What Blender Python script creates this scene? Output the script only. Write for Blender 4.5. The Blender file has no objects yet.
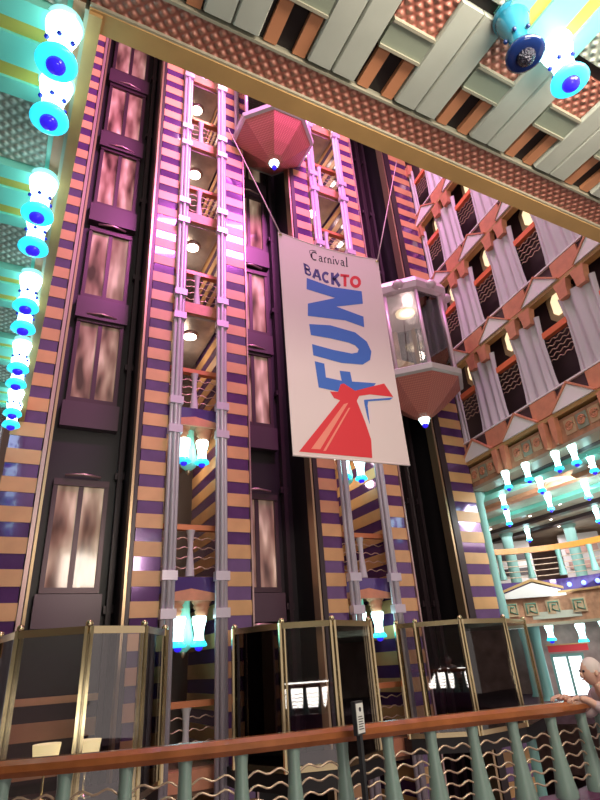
import bpy, bmesh, math, random
from mathutils import Vector, Matrix
R = random.Random(7)
S = bpy.context.scene
C = S.collection
PI = math.pi
sin, cos, rad = math.sin, math.cos, math.radians

# ------------------------------------------------------------------ materials
def _nt(name):
    m = bpy.data.materials.new(name); m.use_nodes = True
    return m, m.node_tree, m.node_tree.nodes['Principled BSDF']

def mat(name, col, rough=.5, metal=0., var=0., vscale=4., bump=0., bscale=20., emit=None, estr=0., coat=0., spec=.5):
    m, nt, p = _nt(name)
    p.inputs['Base Color'].default_value = (*col, 1)
    p.inputs['Roughness'].default_value = rough
    p.inputs['Metallic'].default_value = metal
    p.inputs['Coat Weight'].default_value = coat
    p.inputs['Specular IOR Level'].default_value = spec
    tc = nt.nodes.new('ShaderNodeTexCoord')
    if var:
        n = nt.nodes.new('ShaderNodeTexNoise'); n.inputs['Scale'].default_value = vscale; n.inputs['Detail'].default_value = 4
        nt.links.new(tc.outputs['Object'], n.inputs['Vector'])
        r = nt.nodes.new('ShaderNodeValToRGB')
        r.color_ramp.elements[0].position = .3; r.color_ramp.elements[1].position = .7
        r.color_ramp.elements[0].color = (*[c*(1-var) for c in col], 1)
        r.color_ramp.elements[1].color = (*[min(1, c*(1+var)) for c in col], 1)
        nt.links.new(n.outputs['Fac'], r.inputs['Fac']); nt.links.new(r.outputs['Color'], p.inputs['Base Color'])
    if bump:
        n = nt.nodes.new('ShaderNodeTexNoise'); n.inputs['Scale'].default_value = bscale
        nt.links.new(tc.outputs['Object'], n.inputs['Vector'])
        b = nt.nodes.new('ShaderNodeBump'); b.inputs['Strength'].default_value = bump; b.inputs['Distance'].default_value = .03
        nt.links.new(n.outputs['Fac'], b.inputs['Height']); nt.links.new(b.outputs['Normal'], p.inputs['Normal'])
    if emit:
        p.inputs['Emission Color'].default_value = (*emit, 1); p.inputs['Emission Strength'].default_value = estr
    return m

def glass_mat(name, tint, gloss=.12, rough=.02):
    m, nt, p = _nt(name)
    nt.nodes.remove(p)
    out = nt.nodes['Material Output']
    t = nt.nodes.new('ShaderNodeBsdfTransparent'); t.inputs['Color'].default_value = (*tint, 1)
    g = nt.nodes.new('ShaderNodeBsdfGlossy'); g.inputs['Roughness'].default_value = rough
    f = nt.nodes.new('ShaderNodeFresnel'); f.inputs['IOR'].default_value = 1.5
    a = nt.nodes.new('ShaderNodeMath'); a.operation = 'ADD'; a.inputs[1].default_value = gloss
    mx = nt.nodes.new('ShaderNodeMixShader')
    nt.links.new(f.outputs[0], a.inputs[0]); nt.links.new(a.outputs[0], mx.inputs[0])
    nt.links.new(t.outputs[0], mx.inputs[1]); nt.links.new(g.outputs[0], mx.inputs[2])
    nt.links.new(mx.outputs[0], out.inputs['Surface'])
    return m

def quilt_mat(name, col, dark, scale, rough=.45, bump=.8, rot=PI/4):
    """diamond tufted panels: brick-free grid from two sine waves"""
    m, nt, p = _nt(name)
    tc = nt.nodes.new('ShaderNodeTexCoord'); mp = nt.nodes.new('ShaderNodeMapping')
    mp.inputs['Rotation'].default_value = (0, 0, rot); mp.inputs['Scale'].default_value = (scale,)*3
    nt.links.new(tc.outputs['Object'], mp.inputs['Vector'])
    w = []
    for d in 'XY':
        a = nt.nodes.new('ShaderNodeTexWave'); a.wave_type = 'BANDS'; a.bands_direction = d; a.wave_profile = 'SIN'
        a.inputs['Scale'].default_value = 1.0
        nt.links.new(mp.outputs[0], a.inputs['Vector']); w.append(a)
    mul = nt.nodes.new('ShaderNodeMath'); mul.operation = 'MULTIPLY'
    nt.links.new(w[0].outputs['Fac'], mul.inputs[0]); nt.links.new(w[1].outputs['Fac'], mul.inputs[1])
    r = nt.nodes.new('ShaderNodeValToRGB'); r.color_ramp.elements[0].position = .03; r.color_ramp.elements[1].position = .4
    r.color_ramp.elements[0].color = (*dark, 1); r.color_ramp.elements[1].color = (*col, 1)
    nt.links.new(mul.outputs[0], r.inputs['Fac']); nt.links.new(r.outputs['Color'], p.inputs['Base Color'])
    b = nt.nodes.new('ShaderNodeBump'); b.inputs['Strength'].default_value = bump; b.inputs['Distance'].default_value = .03
    nt.links.new(mul.outputs[0], b.inputs['Height']); nt.links.new(b.outputs['Normal'], p.inputs['Normal'])
    p.inputs['Roughness'].default_value = rough
    return m

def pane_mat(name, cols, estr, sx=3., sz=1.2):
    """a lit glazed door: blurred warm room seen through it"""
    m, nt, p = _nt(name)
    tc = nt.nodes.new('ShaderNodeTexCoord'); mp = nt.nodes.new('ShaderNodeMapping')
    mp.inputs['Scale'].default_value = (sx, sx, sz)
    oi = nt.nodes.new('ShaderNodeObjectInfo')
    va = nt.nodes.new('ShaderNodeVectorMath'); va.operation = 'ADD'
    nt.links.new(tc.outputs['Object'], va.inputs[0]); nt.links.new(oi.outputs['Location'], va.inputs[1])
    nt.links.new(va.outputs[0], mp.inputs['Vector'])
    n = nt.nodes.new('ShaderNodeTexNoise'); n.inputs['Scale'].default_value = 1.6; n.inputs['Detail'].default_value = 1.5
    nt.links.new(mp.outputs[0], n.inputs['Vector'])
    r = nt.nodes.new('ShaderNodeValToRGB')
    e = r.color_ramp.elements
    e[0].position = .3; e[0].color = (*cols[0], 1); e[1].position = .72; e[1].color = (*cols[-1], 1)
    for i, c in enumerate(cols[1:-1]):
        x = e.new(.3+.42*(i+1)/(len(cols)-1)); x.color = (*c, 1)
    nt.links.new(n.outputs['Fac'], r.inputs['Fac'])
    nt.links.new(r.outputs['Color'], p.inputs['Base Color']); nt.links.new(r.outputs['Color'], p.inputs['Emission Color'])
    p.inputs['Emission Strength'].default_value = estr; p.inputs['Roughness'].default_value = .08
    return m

M = {}
M['tan'] = mat('tan_panel', (.62, .36, .16), .42, var=.1, vscale=2)
M['purple'] = mat('purple_panel', (.13, .055, .19), .12, .35, var=.15, vscale=3, coat=.6)
M['pinktrim'] = mat('edge_trim', (.55, .38, .36), .3, .6)
M['gold'] = mat('gold_strip', (.5, .36, .22), .3, .8)
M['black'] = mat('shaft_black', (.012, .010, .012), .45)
M['dark'] = mat('dark_bronze', (.045, .03, .035), .35, .2)
M['doorframe'] = mat('door_frame', (.075, .045, .055), .35, .4)
M['apron'] = mat('door_apron', (.085, .05, .068), .35, .2)
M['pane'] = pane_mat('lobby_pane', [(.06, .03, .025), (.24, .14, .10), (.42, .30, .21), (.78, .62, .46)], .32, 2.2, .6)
M['pipe'] = mat('lilac_pipe', (.58, .53, .61), .35, .3)
M['soffit'] = mat('soffit_metal', (.45, .39, .36), .25, .5, var=.2, vscale=3)
M['copper'] = mat('copper_rail', (.55, .20, .08), .35, .2)
M['slab'] = mat('slab_brown', (.35, .19, .12), .45)
M['lightwhite'] = mat('light_white', (1, 1, .95), .5, emit=(1, .88, .7), estr=9)
M['warmglow'] = mat('warm_glow', (1, .9, .7), .5, emit=(1, .76, .45), estr=1.0)
M['lampwhite'] = mat('lamp_white', (.9, 1, 1), .3, emit=(.55, 1, .98), estr=4.2)
M['lampcyan'] = mat('lamp_cyan', (.1, .7, .85), .2, emit=(.02, .62, .85), estr=1.15)
M['lampcap'] = mat('lamp_cap_glass', (.5, .85, .85), .2, emit=(.3, .85, .85), estr=.7)
M['lampblue'] = mat('lamp_blue', (.03, .02, .6), .15, emit=(.03, .015, .75), estr=.8)
M['stud'] = mat('lamp_stud', (.01, .02, .35), .15, emit=(.01, .02, .35), estr=.3)
M['offteal'] = mat('unlit_glass', (.02, .22, .35), .15, coat=.5)
M['offblue'] = mat('unlit_blue', (.01, .03, .14), .12, coat=.5)
M['offball'] = mat('unlit_crystal', (.03, .03, .05), .1, .3, bump=1, bscale=60)
M['cap'] = mat('lamp_cap', (.35, .5, .48), .3, .5)
M['teal'] = mat('teal_ceiling', (.22, .70, .58), .35)
M['yellow'] = mat('yellow_ceiling', (.62, .48, .10), .45)
M['bumpy'] = quilt_mat('cushion_tile', (.60, .62, .54), (.30, .33, .27), 4.0, .5, .8)
M['quilt'] = quilt_mat('quilted_red', (.52, .22, .16), (.26, .085, .06), 4.2, .4, .9)
M['louvre'] = mat('louvre_grey', (.42, .45, .39), .4, var=.05)
M['square'] = mat('square_green', (.26, .30, .23), .45)
M['orange'] = mat('ceiling_orange', (.55, .24, .12), .45)
M['ceilblack'] = mat('ceiling_black', (.012, .008, .008), .5)
M['tanbeam'] = mat('tan_beam', (.46, .28, .11), .4, var=.08)
M['mould'] = mat('moulding', (.38, .37, .28), .35, .2)
M['curtain'] = mat('curtain', (.54, .54, .55), .6)
M['terra'] = mat('terracotta', (.60, .26, .15), .5, var=.12, vscale=5)
M['redrail'] = mat('orange_rail', (.78, .20, .08), .35)
M['pedpanel'] = mat('pediment_panel', (.80, .80, .80), .45)
M['wire'] = mat('wire', (.62, .45, .33), .3, .5)
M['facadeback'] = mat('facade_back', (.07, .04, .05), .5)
M['cream'] = mat('cream_frame', (.70, .56, .36), .4)
M['banner'] = mat('banner_cloth', (.76, .66, .63), .7, bump=.25, bscale=1.6)
M['inkblue'] = mat('ink_blue', (.05, .16, .55), .6)
M['inkred'] = mat('ink_red', (.72, .04, .05), .6)
M['inkpale'] = mat('ink_pale', (.85, .28, .20), .6)
M['inkblack'] = mat('ink_black', (.03, .025, .04), .6)
M['inknavy'] = mat('ink_navy', (.07, .07, .25), .6)
M['rope'] = mat('rope', (.5, .38, .38), .7)
M['brass'] = mat('brass', (.66, .55, .33), .16, .95)
M['screen'] = glass_mat('screen_glass', (.90, .90, .93), .07)
M['cabglass'] = glass_mat('cab_glass', (.86, .84, .86), .10)
M['hull'] = quilt_mat('cab_hull', (.58, .22, .17), (.40, .12, .09), 7, .4, .3)
M['rim'] = mat('cab_rim', (.62, .63, .60), .35, .3)
M['canopy'] = mat('cab_canopy', (.75, .60, .68), .3, .3)
M['wood'] = mat('rail_wood', (.33, .105, .035), .22, var=.22, vscale=6, coat=.5)
M['baluster'] = mat('baluster_teal', (.22, .31, .28), .35)
M['curb'] = mat('curb_purple', (.12, .03, .09), .5)
M['carpet'] = mat('carpet', (.10, .05, .07), .9, var=.3, vscale=8)
M['post'] = mat('sign_post', (.03, .03, .035), .35)
M['paper'] = mat('sign_paper', (.75, .75, .72), .6)
M['tealcol'] = mat('teal_column', (.22, .45, .42), .35)
M['greenceil'] = mat('lounge_ceiling', (.50, .54, .46), .22, var=.25, vscale=1.2)
M['frieze'] = mat('frieze_tan', (.42, .22, .13), .45, var=.25, vscale=6)
M['medal'] = mat('medallion', (.50, .36, .22), .4)
M['tealmedal'] = mat('medallion_green', (.14, .34, .25), .4)
M['orangewood'] = mat('lounge_rail_wood', (.70, .27, .05), .3, coat=.4)
M['purpleband'] = mat('purple_band', (.10, .06, .24), .12, .3, coat=.6)
M['daylight'] = mat('daylight_pane', (.9, .95, 1), .3, emit=(.88, .95, 1), estr=1.6)
M['loungewall'] = mat('lounge_wall', (.42, .27, .24), .5, var=.35, vscale=2)
M['urn'] = mat('urn_glass', (.30, .62, .52), .3, emit=(.12, .62, .45), estr=.22)
M['skin'] = mat('skin', (.62, .36, .28), .5)
M['hair'] = mat('hair', (.62, .52, .50), .6)
M['shirt'] = mat('shirt', (.50, .38, .40), .7)
M['trousers'] = mat('trousers', (.02, .02, .025), .7)
M['lampshade'] = mat('lampshade', (.9, .8, .5), .5, emit=(1, .78, .36), estr=.8)
M['wall'] = mat('room_wall', (.30, .22, .19), .6)
M['bluespot'] = mat('blue_led', (.2, .3, 1), .3, emit=(.15, .22, 1), estr=3)

# ------------------------------------------------------------------ mesh builder
class MB:
    def __init__(s): s.v = []; s.f = []; s.mi = []; s.sm = []; s.k = 0
    def mat(s, k): s.k = k; return s
    def add(s, vs, fs, smooth=False):
        n = len(s.v); s.v += [tuple(v) for v in vs]
        for f in fs: s.f.append([i+n for i in f]); s.mi.append(s.k); s.sm.append(smooth)
        return s
    def box(s, x0, y0, z0, x1, y1, z1):
        v = [(x, y, z) for z in (z0, z1) for y in (y0, y1) for x in (x0, x1)]
        return s.add(v, [(0, 2, 3, 1), (4, 5, 7, 6), (0, 1, 5, 4), (2, 6, 7, 3), (0, 4, 6, 2), (1, 3, 7, 5)])
    def lathe(s, prof, c=(0, 0, 0), n=20, smooth=True, ph=0.):
        vs, fs = [], []
        for r, z in prof:
            for i in range(n):
                a = 2*PI*i/n+ph; vs.append((c[0]+r*cos(a), c[1]+r*sin(a), c[2]+z))
        for j in range(len(prof)-1):
            for i in range(n):
                fs.append((j*n+i, j*n+(i+1) % n, (j+1)*n+(i+1) % n, (j+1)*n+i))
        s.add(vs, fs, smooth)
        m = len(prof)-1
        s.add([vs[i] for i in range(n)], [tuple(range(n-1, -1, -1))]); s.add([vs[m*n+i] for i in range(n)], [tuple(range(n))])
        return s
    def ball(s, c, r, n=14, sz=1.):
        k = 8
        return s.lathe([(max(1e-4, r*sin(PI*j/k)), -r*sz*cos(PI*j/k)) for j in range(k+1)], c, n)
    def tube(s, pts, r, n=8, smooth=True):
        pts = [Vector(p) for p in pts]; vs, fs = [], []
        rr = r if isinstance(r, (list, tuple)) else [r]*len(pts)
        for j, p in enumerate(pts):
            t = (pts[min(j+1, len(pts)-1)]-pts[max(j-1, 0)]).normalized()
            u = t.orthogonal().normalized() if abs(t.z) > .9 else Vector((-t.y, t.x, 0)).normalized()
            w = t.cross(u)
            for i in range(n):
                a = 2*PI*i/n; vs.append(p+(u*cos(a)+w*sin(a))*rr[j])
        for j in range(len(pts)-1):
            for i in range(n): fs.append((j*n+i, j*n+(i+1) % n, (j+1)*n+(i+1) % n, (j+1)*n+i))
        m = len(pts)-1
        fs += [tuple(range(n-1, -1, -1)), tuple(m*n+i for i in range(n))]
        return s.add(vs, fs, smooth)
    def sweep(s, pts, prof):
        """profile (offset sideways, up) swept along a plan polyline"""
        pts = [Vector(p) for p in pts]; vs, fs = [], []; n = len(prof)
        for j, p in enumerate(pts):
            t = (pts[min(j+1, len(pts)-1)]-pts[max(j-1, 0)]); t.z = 0; t.normalize()
            w = Vector((-t.y, t.x, 0))
            for a, b in prof: vs.append(p+w*a+Vector((0, 0, b)))
        for j in range(len(pts)-1):
            for i in range(n): fs.append((j*n+i, (j+1)*n+i, (j+1)*n+(i+1) % n, j*n+(i+1) % n))
        fs += [tuple(range(n)), tuple((len(pts)-1)*n+i for i in range(n-1, -1, -1))]
        return s.add(vs, fs)
    def prism(s, poly, y0, y1):
        """polygon in x,z extruded along y"""
        n = len(poly)
        vs = [(x, y0, z) for x, z in poly]+[(x, y1, z) for x, z in poly]
        fs = [tuple(range(n)), tuple(range(2*n-1, n-1, -1))]+[(i, i+n, (i+1) % n+n, (i+1) % n) for i in range(n)]
        return s.add(vs, fs)
    def slab(s, poly, z0, z1):
        n = len(poly)
        vs = [(x, y, z0) for x, y in poly]+[(x, y, z1) for x, y in poly]
        fs = [tuple(range(n-1, -1, -1)), tuple(range(n, 2*n))]+[(i, (i+1) % n, (i+1) % n+n, i+n) for i in range(n)]
        return s.add(vs, fs)
    def build(s, name, mats, parent=None, loc=None, kind=None):
        me = bpy.data.meshes.new(name); me.from_pydata(s.v, [], s.f); me.validate(); 
        if len(me.polygons) == len(s.mi):
            me.polygons.foreach_set('material_index', s.mi); me.polygons.foreach_set('use_smooth', s.sm)
        for k in (mats if isinstance(mats, (list, tuple)) else [mats]): me.materials.append(M[k])
        bm = bmesh.new(); bm.from_mesh(me); bmesh.ops.recalc_face_normals(bm, faces=bm.faces); bm.to_mesh(me); bm.free()
        o = bpy.data.objects.new(name, me); C.objects.link(o)
        if parent: o.parent = parent
        if loc: o.location = loc
        if kind: o['kind'] = kind
        return o

def tag(o, label, cat, group=None):
    o['label'] = label; o['category'] = cat
    if group: o['group'] = group
    return o
def thing(name, label, cat, loc=(0, 0, 0), rz=0, group=None):
    o = bpy.data.objects.new(name, None); C.objects.link(o); o.empty_display_size = .1
    o.location = loc; o.rotation_euler = (0, 0, rz)
    return tag(o, label, cat, group)
def dup(root, loc, rz, label, group=None):
    r = root.copy(); C.objects.link(r); r.location = loc; r.rotation_euler = (0, 0, rz); r['label'] = label
    if group: r['group'] = group
    for ch in list(root.children):
        c = ch.copy(); C.objects.link(c); c.parent = r
        for g in ch.children:
            d = g.copy(); C.objects.link(d); d.parent = c
    return r
def struct(name, mb, mats): return mb.build(name, mats, kind='structure')

FL = [0, 3.3, 7.1, 10.1, 13.2, 16.2, 19.3]       # deck levels of the atrium
TOP = 22.6
CZ = 6.3                                          # soffit over the near deck
ORD = ['first', 'second', 'third', 'fourth', 'fifth', 'sixth', 'seventh', 'eighth']
DECK = ['lowest', 'second', 'third', 'fourth', 'fifth', 'sixth', 'seventh']

def smooth_poly(P, k=4):
    out = []
    for i in range(len(P)-1):
        p0, p1, p2, p3 = [Vector(P[min(max(j, 0), len(P)-1)]) for j in (i-1, i, i+1, i+2)]
        for q in range(k):
            u = q/k
            out.append(.5*((2*p1)+(-p0+p2)*u+(2*p0-5*p1+4*p2-p3)*u*u+(-p0+3*p1-3*p2+p3)*u**3))
    out.append(Vector(P[-1])); return out
# ------------------------------------------------------------------ camera
cd = bpy.data.cameras.new('camera'); cam = bpy.data.objects.new('camera', cd); C.objects.link(cam)
MC = Matrix(((0.8907805, -0.1472208, -0.4299257), (-0.4500045, -0.4175371, -0.7893940), (-0.0632932, 0.8966542, -0.4381840)))
cam.matrix_world = Matrix.Translation((0, 0, 1.55)) @ MC.to_4x4()
cd.sensor_fit = 'VERTICAL'; cd.sensor_height = 36; cd.sensor_width = 27; cd.lens = 24.3; cd.clip_start = .05
S.camera = cam

# ------------------------------------------------------------------ light
def area(name, loc, tgt, sx, sy, power, col, spread=180):
    l = bpy.data.lights.new(name, 'AREA'); l.shape = 'RECTANGLE'; l.size = sx; l.size_y = sy; l.energy = power; l.color = col; l.spread = rad(spread)
    o = bpy.data.objects.new(name, l); C.objects.link(o); o.location = loc
    o.rotation_euler = (Vector(tgt)-Vector(loc)).to_track_quat('-Z', 'Y').to_euler()
    return o
def point(name, loc, power, col, r=.2):
    l = bpy.data.lights.new(name, 'POINT'); l.energy = power; l.color = col; l.shadow_soft_size = r
    o = bpy.data.objects.new(name, l); C.objects.link(o); o.location = loc; return o
# ------------------------------------------------------------------ floors, roof, walls
struct('floor', MB().box(-6, -6, -.3, 9, 3.6, 0), 'carpet')
struct('floor_lower', MB().box(-6, 3.6, -3.8, 26, 24, -3.5), 'carpet')
struct('ceiling_atrium', MB().box(-1, 2.9, TOP, 12.5, 16, TOP+.3), 'wall')
struct('wall_back', MB().box(-1, 15.2, -3.5, 12, 15.5, TOP), 'wall')
struct('wall_front', MB().box(-6, -6.3, -.3, 9, -6, CZ+.3), 'wall')
struct('wall_left', MB().box(-6.3, -6, -3.5, -6, 16, CZ+.3), 'wall')

# ------------------------------------------------------------------ striped columns
PH, PP = 3.07, .56
def stripes(x0, x1, y0, y1, z0, z1):
    mb = MB(); k0 = math.ceil((z0-PH)/PP)-1
    z = z0; k = k0
    while True:
        t = PH+PP*k; b = t-.27
        if b > z1: break
        lo, hi = max(b, z0), min(t, z1)
        if hi > lo:
            mb.mat(1).box(x0+.012, y0+.012, lo, x1-.012, y1, hi)
        lo2, hi2 = max(t, z0), min(t+PP-.27, z1)
        if hi2 > lo2: mb.mat(0).box(x0, y0, lo2, x1, y1, hi2)
        k += 1
    return mb
def column(x0, x1, y1, label, trims):
    t = thing('striped_column', label, 'column', (x0, 11, -3.5))
    o = stripes(0, x1-x0, 0, y1-11, 0, TOP+3.5)
    # re-phase: build in world heights and shift
    o = stripes(0, x1-x0, 0, y1-11, -3.5, TOP); o.v = [(a, b, c+3.5) for a, b, c in o.v]
    o.build('striped_cladding', ['tan', 'purple'], t)
    for a, b, m in trims:
        MB().box(a-x0, -.03, 0, b-x0, .25, TOP+3.5).build('edge_trim', m, t)
    return t
column(-.42, .19, 13.6, 'striped column left of the left lift shaft, leftmost of all', [(.20, .27, 'pinktrim'), (.29, .34, 'gold')])
column(2.07, 2.62, 13.6, 'striped column between the left lift shaft and the left bright gap', [(1.93, 1.98, 'gold'), (1.99, 2.06, 'dark')])
column(3.96, 4.53, 13.6, 'striped column on the left edge of the middle lift shaft', [(4.535, 4.57, 'pinktrim')])
column(6.33, 6.86, 13.6, 'striped column on the right edge of the middle lift shaft, behind the banner', [(6.12, 6.17, 'gold'), (6.2, 6.32, 'dark')])
column(8.26, 8.80, 13.6, 'striped column on the left edge of the right lift shaft', [(8.81, 8.85, 'pinktrim')])
column(10.58, 11.42, 13.6, 'striped column right of the right lift shaft, next to the curtained balconies', [(10.25, 10.31, 'gold'), (10.36, 10.57, 'dark')])

# shafts: dark back and cheeks
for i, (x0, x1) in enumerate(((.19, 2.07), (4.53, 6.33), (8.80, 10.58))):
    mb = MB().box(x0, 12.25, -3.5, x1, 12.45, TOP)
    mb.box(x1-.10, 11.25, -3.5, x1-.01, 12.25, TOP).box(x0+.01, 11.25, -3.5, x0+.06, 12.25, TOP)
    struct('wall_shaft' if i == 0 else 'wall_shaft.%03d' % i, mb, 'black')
# lift guide rails
SH = ['left', 'middle', 'right']
for i, xs in enumerate(((1.86,), (5.95,), (9.95, 10.3))):
    for j, x in enumerate(xs):
        t = thing('guide_rail', 'dark vertical lift guide rail in the %s shaft%s' % (SH[i], '' if len(xs) == 1 else (', nearer the banner' if j == 0 else ', nearer the curtained balconies')), 'rail', (x, 12.1, -3.5))
        MB().box(-.05, -.06, 0, .05, .12, TOP+3.5).build('rail_bar', 'dark', t)
        for k in range(9): MB().box(-.1, -.02, .6+k*2.8, .1, .13, .75+k*2.8).build('bracket', 'dark', t)
        if i == 2: MB().tube([(-.22, .02, 0), (-.22, .02, TOP+3.5)], .045).build('conduit', 'dark', t)

# landing doors in the shafts
DZ = [3.17, 7.35, 10.27, 13.42, 16.35, 19.3]
DN = ['lowest', 'second lowest', 'third from the bottom', 'fourth from the bottom', 'second from the top', 'topmost']
def lift_door(x0, z, label):
    t = thing('lift_door', label, 'lift door', (x0, 12.25, z), group='lift landing doors')
    w = 1.12; h = 2.12
    f = MB()
    f.box(0, -.14, 0, .09, 0, h+.1).box(w-.09, -.14, 0, w, 0, h+.1).box(w/2-.05, -.12, 0, w/2+.05, 0, h+.1)
    f.box(0, -.16, h, w, 0, h+.14).box(0, -.16, -.08, w, 0, .03)
    f.build('door_frame', 'doorframe', t)
    for a, b in ((.09, w/2-.05), (w/2+.05, w-.09)):
        MB().box(a-b/2-a/2, -.02, -.5*h, b-b/2-a/2, .02, .5*h).build('door_pane', 'pane', t, loc=((a+b)/2, -.06, h/2))
    MB().box(-.06, -.22, -.72, w+.06, -.02, -.1).build('apron', 'apron', t)
    MB().tube([(.2, -.2, h+.2), (w*.5, -.26, h+.23), (w-.2, -.2, h+.2)], .03).build('lintel_light', 'pinktrim', t)
    return t
for i, x0 in enumerate((.53, 4.62)):
    for k, z in enumerate(DZ):
        lift_door(x0, z, 'glazed lift landing door, %s in the %s dark shaft' % (DN[k], SH[i]))

t = thing('added_stripe_panel', 'added tan striped panel behind the left glass screen', 'wall panel', (.36, 12.1, 0))  # panel added for the tan stripes showing in the glass
st = stripes(0, 1.45, 0, .1, -.35, .95); st.v = [(a, b, c+.35) for a, b, c in st.v]
st.build('striped_face', ['tan', 'dark'], t)
lift_door(4.62, .05, 'glazed lobby door behind the middle glass screen')

# pipe clusters
def pipe(x, label):
    t = thing('pipe_cluster', label, 'pipe', (x, 10.9 if x > 0 else 11.5, -3.5))
    for dx, dy in ((-.085, 0), (0, -.05), (.085, 0)):
        MB().tube([(dx, dy, 0), (dx, dy, TOP+3.5)], .048, 10).build('pipe', 'pipe', t)
    for z in [f+d for f in FL[1:] for d in (-.05, -.75)]:
        MB().box(-.15, -.115, z+3.5-.09, .15, .06, z+3.5+.09).build('collar', 'pipe', t)
    return t
pipe(2.75, 'lilac pipe cluster on the left side of the left bright gap')
pipe(3.83, 'lilac pipe cluster on the right side of the left bright gap')
pipe(7.0, 'lilac pipe cluster on the left side of the gap behind the banner')
pipe(8.12, 'lilac pipe cluster on the right side of the gap behind the banner')
pipe(-.68, 'lilac pipe cluster at the far left, behind the row of pendant lamps')

# ------------------------------------------------------------------ pendant lamps
def pendant(loc, label, small=False, off=False, sc=1., group=None):
    t = thing('pendant_lamp', label, 'lamp', loc, group=group); t.scale = (sc,)*3
    a, b, c = ('offteal', 'offblue', 'offball') if off else ('lampwhite', 'lampcyan', 'lampblue')
    n = 12 if small else 24
    MB().lathe([(.12, 0), (.135, -.03), (.125, -.10), (.095, -.20), (.085, -.28), (.09, -.36), (.10, -.40)], n=n).build('lamp_body', a, t)
    MB().lathe([(.10, -.39), (.125, -.41), (.148, -.45), (.152, -.475), (.13, -.488), (.08, -.49)], n=n).build('lamp_skirt', b, t)
    MB().ball((0, 0, -.505), .072, n, .75).build('lamp_ball', c, t)
    if not small:
        MB().lathe([(.10, .06), (.14, .04), (.148, 0), (.125, -.02)], n=n).build('lamp_cap', 'offteal' if off else 'lampcap', t)
        for k in range(6):
            q = 2*PI*k/6+.4
            MB().ball((.105*cos(q), .105*sin(q), -.27), .02, 8).build('stud', 'stud' if not off else 'offblue', t)
    return t
def pendant_copy(src, loc, label, sc=None):
    r = dup(src, loc, 0, label)
    if sc: r.scale = (sc,)*3
    return r
PLACE = ['nearest', 'second nearest', 'third nearest', 'fourth nearest', 'farthest']
big = None
for i in range(5):
    for j in range(2):
        y = 2.98+1.68*i+(0 if j == 0 else .52); x = -.26-.018*(y-3)
        lab = 'glowing cyan pendant lamp at left, %s of the %s pair' % (('nearer', 'farther')[j], PLACE[i])
        if big is None: big = pendant((x, y, CZ-.1), lab)
        else: pendant_copy(big, (x, y, CZ-.1), lab)
pendant((3.0, 1.42, CZ-.1), 'unlit dark teal pendant lamp at the top right', off=True)
pendant_copy(big, (3.52, 1.42, CZ-.1), 'lit white and cyan pendant lamp at the top right, beside the unlit one')

# ------------------------------------------------------------------ near ceiling (structure)
EX = lambda y: -.025*(y-2.8)                       # edge of the opening on the left
ce = MB().box(-6, -6, CZ+.02, 9, 2.9, CZ+.35).box(-6, 2.9, CZ+.02, -.45, 11, CZ+.35)
ceil = struct('ceiling', ce, 'ceilblack')
def cpart(name, mb, m): return mb.build(name, m, ceil)
# left strip: edge beams
def lpoly(a, b, y0=2.78, y1=10.98): return [(EX(y0)+a, y0), (EX(y1)+a, y1), (EX(y1)+b, y1), (EX(y0)+b, y0)]
cpart('edge_beam', MB().slab(lpoly(0, -.10), CZ-.14, CZ+.35), 'tanbeam')
cpart('edge_moulding', MB().slab(lpoly(-.10, -.13), CZ-.10, CZ+.2), 'mould')
cpart('edge_panel', MB().slab(lpoly(-.13, -.22), CZ-.03, CZ+.2), 'orange')
cpart('edge_backing', MB().slab(lpoly(-.22, -.46), CZ-.0, CZ+.2), 'teal')
def unit(y0, k, axis):
    """one bay: striped box beam then a cushioned tile"""
    seq = [('teal', 0, .17), ('yellow', .17, .30), ('teal', .30, .56), ('yellow', .56, .70), ('teal', .70, .86)]
    for m, a, b in seq:
        if axis == 'y': mb = MB().box(-6, y0+a, CZ-.09-(.03 if m == 'teal' else 0), -.30-.025*(y0-2.8), y0+b, CZ+.02)
        else: mb = MB().box(y0+a, -6, CZ-.09-(.03 if m == 'teal' else 0), y0+b, 1.48, CZ+.02)
        cpart(m+'_strip', mb, m)
    if axis == 'y': mb = MB().box(-6, y0+.87, CZ-.03, -.30-.025*(y0-2.8), y0+1.67, CZ+.02)
    else: mb = MB().box(y0+.87, -6, CZ-.03, y0+1.67, 1.40, CZ+.02)
    cpart('cushioned_tile', mb, 'bumpy')
for k in range(-1, 5): unit(2.90+1.68*k, k, 'y')
for k in range(-2, 3): unit(2.90+1.68*k, k, 'x')
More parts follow.
